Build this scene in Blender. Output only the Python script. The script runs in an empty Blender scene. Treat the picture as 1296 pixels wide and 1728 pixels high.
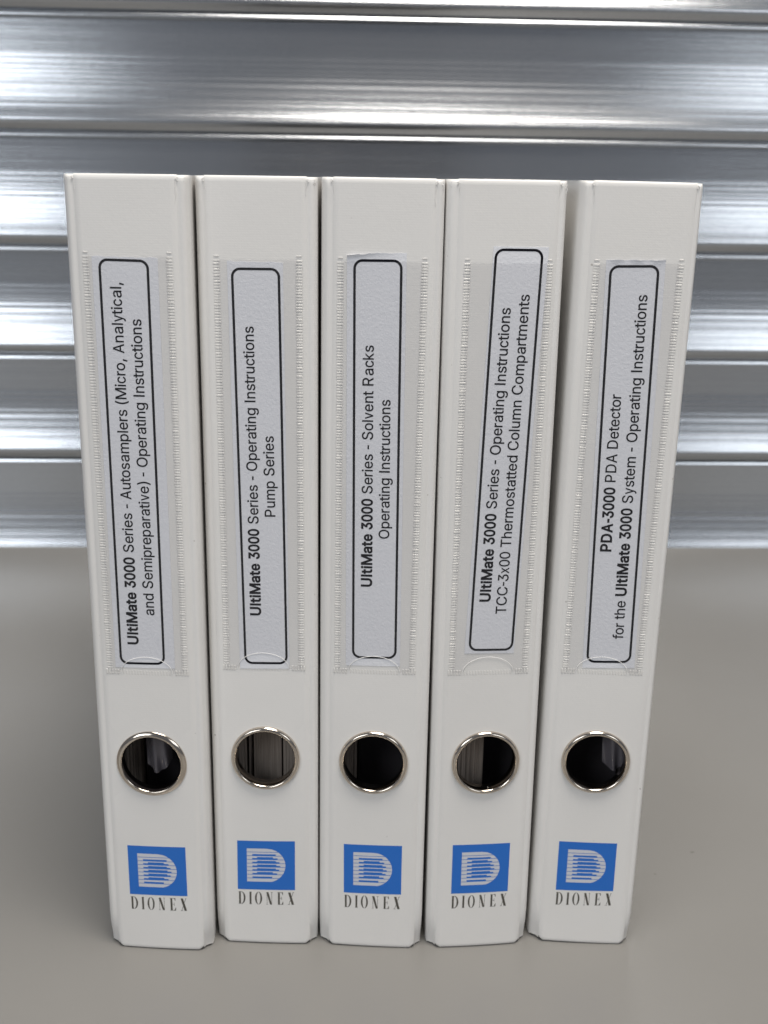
import bpy, bmesh, math, random
from mathutils import Vector, Matrix
from mathutils.geometry import delaunay_2d_cdt
R = math.radians
sc = bpy.context.scene
col = sc.collection

# ------------------------------------------------------------------ camera
ZC, DC = 0.315, 0.4257
TH, ROLL, YAW = R(16.1), R(0.85), R(2.3)
fw = Vector((math.sin(YAW)*math.cos(TH), math.cos(YAW)*math.cos(TH), -math.sin(TH)))
r0 = Vector((math.cos(YAW), -math.sin(YAW), 0)); u0 = r0.cross(fw)
rt = r0*math.cos(ROLL)+u0*math.sin(ROLL); up = u0*math.cos(ROLL)-r0*math.sin(ROLL)
cd = bpy.data.cameras.new('camera'); cam = bpy.data.objects.new('camera', cd); col.objects.link(cam)
M = Matrix((rt, up, -fw)).transposed().to_4x4(); M.translation = Vector((0, -DC, ZC)); cam.matrix_world = M
cd.sensor_fit = 'VERTICAL'; cd.sensor_height = 36; cd.lens = 1950/1728*36
cd.clip_start = 0.01; cd.clip_end = 50
cd.dof.use_dof = True; cd.dof.focus_distance = 0.425; cd.dof.aperture_fstop = 17
sc.camera = cam

# ------------------------------------------------------------------ world, lamps, exposure
w = bpy.data.worlds.new('World'); sc.world = w; w.use_nodes = True
bg = w.node_tree.nodes['Background']; bg.inputs[0].default_value = (0.86, 0.90, 1.0, 1); bg.inputs[1].default_value = 0.125
def lamp(name, loc, target, sx, sy, power, color):
    l = bpy.data.lights.new(name, 'AREA'); l.shape = 'RECTANGLE'; l.size = sx; l.size_y = sy
    l.energy = power; l.color = color
    o = bpy.data.objects.new(name, l); col.objects.link(o); o.location = loc
    o.rotation_euler = (Vector(target)-Vector(loc)).to_track_quat('-Z', 'Y').to_euler()
    return o
lamp('window_light_left', (-1.62, -2.0, 1.38), (-0.2, 0.3, 0.2), 1.5, 0.95, 16, (0.93, 0.965, 1.0))
lamp('window_light_right', (1.78, -2.0, 1.4), (0.2, 0.3, 0.2), 1.3, 0.95, 8, (0.93, 0.965, 1.0))
lamp('ceiling_light', (0.20, -0.34, 1.75), (0.05, -0.1, 0.15), 0.75, 0.78, 24.5, (1.0, 0.935, 0.85))
sc.view_settings.view_transform = 'Standard'; sc.view_settings.look = 'None'
sc.view_settings.exposure = 0.35; sc.view_settings.gamma = 1.0

# ------------------------------------------------------------------ helpers
def srgb(r, g, b):
    f = lambda c: (c/255/12.92 if c/255 <= .04045 else ((c/255+.055)/1.055)**2.4)
    return (f(r), f(g), f(b), 1)
def tag(o, label=None, cat=None, group=None, kind=None):
    if label: o['label'] = label
    if cat: o['category'] = cat
    if group: o['group'] = group
    if kind: o['kind'] = kind
    return o
def link(name, me, mats, parent=None, smooth=False):
    if not isinstance(mats, (list, tuple)): mats = [mats]
    if not me.materials:
        for m in mats: me.materials.append(m)
    if smooth:
        for p in me.polygons: p.use_smooth = True
    o = bpy.data.objects.new(name, me); col.objects.link(o)
    if parent: o.parent = parent
    return o
def mesh(name, verts, faces, mats, parent=None, smooth=False, mi=None, recalc=False):
    me = bpy.data.meshes.new(name); me.from_pydata([tuple(v) for v in verts], [], faces); me.update()
    if recalc:
        bm = bmesh.new(); bm.from_mesh(me); bmesh.ops.recalc_face_normals(bm, faces=bm.faces); bm.to_mesh(me); bm.free()
    if mi:
        for p, k in zip(me.polygons, mi): p.material_index = k
    return link(name, me, mats, parent, smooth)
def autosmooth(o, ang=35):
    me = o.data
    for p in me.polygons: p.use_smooth = True
    try: me.set_sharp_from_angle(angle=R(ang))
    except Exception: pass

class NT:
    def __init__(s, name):
        s.m = bpy.data.materials.new(name); s.m.use_nodes = True; s.t = s.m.node_tree
        s.b = s.t.nodes['Principled BSDF']; s.out = s.t.nodes['Material Output']
    def n(s, typ, **kw):
        x = s.t.nodes.new(typ)
        for k, v in kw.items():
            if k.startswith('i_'): x.inputs[k[2:].replace('_', ' ')].default_value = v
            else: setattr(x, k, v)
        return x
    def l(s, a, b): s.t.links.new(a, b)
    def set(s, **kw):
        for k, v in kw.items(): s.b.inputs[k.replace('_', ' ')].default_value = v
        return s
    def coords(s, scale=(1, 1, 1), kind='Object'):
        tc = s.n('ShaderNodeTexCoord'); mp = s.n('ShaderNodeMapping'); mp.inputs['Scale'].default_value = scale
        s.l(tc.outputs[kind], mp.inputs[0]); return mp.outputs[0]
    def bump(s, h, strength, dist, prev=None):
        b = s.n('ShaderNodeBump'); b.inputs['Strength'].default_value = strength; b.inputs['Distance'].default_value = dist
        s.l(h, b.inputs['Height'])
        if prev: s.l(prev, b.inputs['Normal'])
        return b.outputs[0]
    def math(s, op, a, b):
        x = s.n('ShaderNodeMath', operation=op)
        for k, v in enumerate((a, b)):
            if isinstance(v, (int, float)): x.inputs[k].default_value = v
            else: s.l(v, x.inputs[k])
        return x.outputs[0]
    def noise(s, vec, scale, detail=2, rough=.5):
        x = s.n('ShaderNodeTexNoise'); x.inputs['Scale'].default_value = scale; x.inputs['Detail'].default_value = detail
        x.inputs['Roughness'].default_value = rough; s.l(vec, x.inputs['Vector']); return x.outputs['Fac']
    def mix(s, fac, a, b):
        x = s.n('ShaderNodeMix', data_type='RGBA'); s.l(fac, x.inputs[0]) if not isinstance(fac, (int, float)) else None
        if isinstance(fac, (int, float)): x.inputs[0].default_value = fac
        x.inputs[6].default_value = a; x.inputs[7].default_value = b; return x.outputs[2]
    def ramp(s, fac, p0, p1):
        x = s.n('ShaderNodeMapRange'); x.inputs[1].default_value = p0; x.inputs[2].default_value = p1
        s.l(fac, x.inputs[0]); return x.outputs[0]

# --- materials
def m_vinyl():
    t = NT('white_laminated_vinyl'); v = t.coords()
    oi = t.n('ShaderNodeObjectInfo'); va = t.n('ShaderNodeVectorMath', operation='ADD'); cb = t.n('ShaderNodeCombineXYZ')
    for k_, f_ in enumerate((3.1, 0, 7.7)): t.l(t.math('MULTIPLY', oi.outputs['Random'], f_), cb.inputs[k_])
    t.l(v, va.inputs[0]); t.l(cb.outputs[0], va.inputs[1]); vr = va.outputs[0]
    sx = t.n('ShaderNodeSeparateXYZ'); t.l(v, sx.inputs[0])
    # fine linen emboss: crossing threads ~0.9 x 0.6 mm, broken up by noise
    wx = t.math('SINE', t.math('MULTIPLY', sx.outputs[0], 2*math.pi/0.00105), 0)
    wz = t.math('SINE', t.math('MULTIPLY', sx.outputs[2], 2*math.pi/0.00085), 0)
    wv = t.math('MULTIPLY', wx, wz)
    n1 = t.noise(vr, 900, 2); n2 = t.noise(vr, 60, 2); n3 = t.noise(vr, 14, 3)
    h = t.math('ADD', t.math('MULTIPLY', t.math('ADD', t.math('MULTIPLY', wz, .22), t.math('MULTIPLY', wv, .22)), n2), t.math('MULTIPLY', n1, 1.3))
    nb = t.bump(h, 1.0, 0.000024)
    nb = t.bump(n2, .6, 0.00010, nb); t.l(nb, t.b.inputs['Normal'])
    # faint handling dirt and tiny specks
    base = t.mix(t.ramp(n3, .35, .75), (0.825, 0.817, 0.802, 1), (0.785, 0.775, 0.758, 1))
    sp = t.noise(vr, 330, 1); spf = t.ramp(sp, .79, .83)
    mx = t.n('ShaderNodeMix', data_type='RGBA'); t.l(t.math('MULTIPLY', spf, .5), mx.inputs[0]); t.l(base, mx.inputs[6]); mx.inputs[7].default_value = (.25, .22, .19, 1)
    t.l(mx.outputs[2], t.b.inputs['Base Color'])
    t.set(Roughness=.36); t.b.inputs['Specular IOR Level'].default_value = .45
    t.l(t.math('ADD', .30, t.math('MULTIPLY', n3, .16)), t.b.inputs['Roughness'])
    return t.m
def m_plain(name, colr, rough=.5, metal=0, spec=.5, bump=None):
    t = NT(name); t.set(Base_Color=colr, Roughness=rough, Metallic=metal); t.b.inputs['Specular IOR Level'].default_value = spec
    if bump:
        v = t.coords(); t.l(t.bump(t.noise(v, bump[0], 3), 1, bump[1]), t.b.inputs['Normal'])
    return t.m
def m_paper():
    t = NT('cool_white_paper'); v = t.coords()
    n = t.noise(v, 950, 3, .6)
    t.l(t.bump(n, 1, .00013), t.b.inputs['Normal'])
    t.l(t.mix(t.noise(v, 40, 2), (.80, .815, .865, 1), (.77, .785, .83, 1)), t.b.inputs['Base Color'])
    t.set(Roughness=.75); return t.m
def m_film():
    # clear plastic pocket film with an orange-peel surface
    t = NT('clear_pocket_film'); t.t.nodes.remove(t.b)
    v = t.coords((1, 1, .62))
    n = t.noise(v, 1050, 3, .55); n2 = t.noise(v, 300, 2)
    h = t.math('ADD', n, t.math('MULTIPLY', n2, 1.2))
    nb = t.bump(h, 1, .00014)
    tr = t.n('ShaderNodeBsdfTransparent'); tr.inputs[0].default_value = (.945, .945, .95, 1)
    gl = t.n('ShaderNodeBsdfGlossy'); gl.inputs['Roughness'].default_value = .30
    df = t.n('ShaderNodeBsdfDiffuse'); df.inputs['Color'].default_value = (.60, .60, .60, 1)
    t.l(nb, gl.inputs['Normal']); t.l(nb, df.inputs['Normal'])
    m0 = t.n('ShaderNodeMixShader'); m0.inputs[0].default_value = .03
    t.l(tr.outputs[0], m0.inputs[1]); t.l(df.outputs[0], m0.inputs[2])
    m1 = t.n('ShaderNodeMixShader'); m1.inputs[0].default_value = .02; t.l(m0.outputs[0], m1.inputs[1]); t.l(gl.outputs[0], m1.inputs[2])
    t.l(m1.outputs[0], t.out.inputs[0]); return t.m
def m_shutter():
    t = NT('galvanised_shutter_metal'); v = t.coords((1, 1, 1)); vs = t.coords((.03, 6, 150))
    streak = t.noise(vs, 6, 4, .6); sp = t.noise(t.coords((1, 1, 1)), 420, 3, .65); big = t.noise(t.coords((1, 1, 2.5)), 7, 3)
    t.l(t.mix(t.ramp(sp, .3, .7), (.545, .57, .605, 1), (.61, .635, .665, 1)), t.b.inputs['Base Color'])
    t.set(Metallic=1.0, Anisotropic=.55)
    tg = t.n('ShaderNodeTangent', direction_type='RADIAL', axis='X'); t.l(tg.outputs[0], t.b.inputs['Tangent'])
    t.l(t.math('ADD', .14, t.math('ADD', t.math('MULTIPLY', streak, .09), t.math('MULTIPLY', big, .06))), t.b.inputs['Roughness'])
    nb = t.bump(streak, .8, .00012); nb = t.bump(sp, .5, .000028, nb); t.l(nb, t.b.inputs['Normal'])
    return t.m
def m_table():
    t = NT('grey_laminate_table'); v = t.coords()
    g = t.noise(v, 1600, 2, .6); b = t.noise(v, 6, 4); m = t.noise(v, 120, 3)
    c = t.mix(t.ramp(b, .3, .7), (.250, .244, .233, 1), (.232, .226, .215, 1))
    c2 = t.n('ShaderNodeMix', data_type='RGBA'); t.l(t.math('MULTIPLY', t.ramp(g, .35, .7), .14), c2.inputs[0]); t.l(c, c2.inputs[6]); c2.inputs[7].default_value = (.22, .205, .185, 1)
    c3 = t.n('ShaderNodeMix', data_type='RGBA'); t.l(t.math('MULTIPLY', t.ramp(t.noise(v, 95, 1), .80, .83), .6), c3.inputs[0]); t.l(c2.outputs[2], c3.inputs[6]); c3.inputs[7].default_value = (.10, .09, .08, 1)
    t.l(c3.outputs[2], t.b.inputs['Base Color'])
    t.l(t.math('ADD', .30, t.math('MULTIPLY', b, .10)), t.b.inputs['Roughness'])
    nb = t.bump(g, .6, .00003); nb = t.bump(m, .4, .00006, nb); t.l(nb, t.b.inputs['Normal']); t.b.inputs['Specular IOR Level'].default_value = .4
    return t.m
def m_chrome():
    t = NT('nickel_plated_ring'); v = t.coords()
    t.set(Base_Color=(.64, .575, .50, 1), Metallic=1, Roughness=.13)
    t.l(t.bump(t.noise(v, 900, 3), .4, .000012), t.b.inputs['Normal']); return t.m
def m_pages():
    t = NT('page_edges'); v = t.coords((1, .05, .012)); n = t.noise(v, 2600, 3, .7)
    t.l(t.mix(t.ramp(n, .35, .65), (.40, .345, .30, 1), (.235, .20, .175, 1)), t.b.inputs['Base Color'])
    t.l(t.bump(n, 1, .00008), t.b.inputs['Normal']); t.set(Roughness=.8); return t.m

VINYL = m_vinyl(); PAPER = m_paper(); FILM = m_film(); SHUT = m_shutter(); TABLE = m_table(); CHROME = m_chrome(); PAGES = m_pages()
SEAM = m_plain('welded_vinyl_seam', (.79, .777, .752, 1), .36, spec=.5)
RIM = m_plain('film_edge_glint', (.88, .88, .87, 1), .2, spec=.6)  # opaque near-white: glint of the clear film's cut edge put into the colour
INK = m_plain('black_ink', (.006, .006, .010, 1), .7, spec=.15)
BLUE = m_plain('blue_print', (.018, .160, .60, 1), .38, bump=(900, .00001))
GREYINK = m_plain('dark_grey_print', (.085, .078, .066, 1), .45)
LOGOWHITE = m_plain('logo_white', (.64, .66, .72, 1), .4)
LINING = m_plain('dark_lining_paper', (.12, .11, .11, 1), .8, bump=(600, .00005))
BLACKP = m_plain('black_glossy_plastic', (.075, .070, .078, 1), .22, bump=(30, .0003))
BACKPANEL = m_plain('shaded_metal_backing', (.1, .1, .11, 1), .6)

# ------------------------------------------------------------------ table
def box(name, x0, x1, y0, y1, z0, z1, m, parent=None, bev=0, seg=2):
    me = bpy.data.meshes.new(name); bm = bmesh.new()
    bmesh.ops.create_cube(bm, size=1, matrix=Matrix.Translation(((x0+x1)/2, (y0+y1)/2, (z0+z1)/2)) @ Matrix.Diagonal((x1-x0, y1-y0, z1-z0, 1)))
    if bev: bmesh.ops.bevel(bm, geom=bm.edges[:], offset=bev, segments=seg, affect='EDGES')
    bm.to_mesh(me); bm.free(); return link(name, me, m, parent)
tb = box('table_top', -1.3, 1.3, -0.75, 0.585, -0.028, 0.0, TABLE, bev=.002)
tag(tb, 'matt grey-beige laminate table top that the white binders stand on', 'table')

# ------------------------------------------------------------------ roller shutter
def shutter():
    root = bpy.data.objects.new('roller_shutter', None); col.objects.link(root)
    root.location = (0.05, 0.5600, 0); root.rotation_euler = (0, 0, R(.19))
    tag(root, 'silver corrugated metal roller shutter closed behind the binders', 'shutter')
    rnd = random.Random(5)
    H = .0896; n = 190
    jit = [0.0]*(n+1); a = 0
    for i in range(n+1):
        a = a*.35+rnd.gauss(0, 1); jit[i] = a
    prof = []
    # lip bead at the top of the slat
    prof = [(-.004, H-.0004), (.0004, H-.0002), (.0046, H-.0004), (.0053, H-.0008), (.0058, H-.0021), (.0062, H-.0034), (.0060, H-.0040), (.0045, H-.0044), (.0010, H-.0047)]
    d = .0004; z = H-.0048
    f0, f1 = .0535, .885
    for i in range(n+1):
        f = f0+(f1-f0)*i/n
        phi = (f-.30)*32 if f > .30 else (f-.30)*6
        amp = .4+2.0*max(0, min(1, (f-.26)/.2))*(1 if f < .8 else .6)
        if f < .26: amp = .5
        # rolled-in ribs
        phi += jit[i]*amp
        dz = H*(f1-f0)/n
        d += dz*math.tan(R(phi)); z = H*(1-f)
        prof.append((d, z))
    ra = .0058; a0 = R(17.5); cx_, cz_ = d-ra*math.cos(a0), z-ra*math.sin(a0)
    for k in range(1, 13):
        an = a0+(R(-38)-a0)*k/12
        prof.append((cx_+ra*math.cos(an), cz_+ra*math.sin(an)))
    d, z = prof[-1]
    prof += [(d-(z-.0016)*.75*k/3, z-(z-.0016)*k/3) for k in (1, 2, 3)]
    prof += [(-.0015, .0014), (-.0038, .0012)]
    xs = [-1.3+2.6*i/6 for i in range(7)]
    V = []; F = []; m = len(prof)
    for x in xs:
        for (dd, zz) in prof: V.append((x, -dd, zz))
    for i in range(len(xs)-1):
        for j in range(m-1): F.append((i*m+j, (i+1)*m+j, (i+1)*m+j+1, i*m+j+1))
    # back wall of the slat so that it has depth
    b0 = len(V)
    for x in (xs[0], xs[-1]):
        V += [(x, .004, H-.0004), (x, .004, .0004)]
    F += [(b0, b0+2, b0+3, b0+1)]
    L = (len(xs)-1)*m
    F += [(0, L, b0+2, b0), (m-1, b0+1, b0+3, L+m-1)]
    me = bpy.data.meshes.new('slat'); me.from_pydata(V, [], F); me.update()
    bm = bmesh.new(); bm.from_mesh(me); bmesh.ops.recalc_face_normals(bm, faces=bm.faces); bm.to_mesh(me); bm.free()
    me.materials.append(SHUT)
    for p in me.polygons: p.use_smooth = True
    try: me.set_sharp_from_angle(angle=R(38))
    except Exception: pass
    for k in range(9):
        o = bpy.data.objects.new('slat', me); col.objects.link(o); o.parent = root
        o.location = (rnd.uniform(-.01, .01), rnd.uniform(-.0006, .0006), -.0108+H*k)
        o.rotation_euler = (R(rnd.uniform(-.5, .5)), 0, R(rnd.uniform(-.06, .06)))
    return root
shutter()

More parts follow.
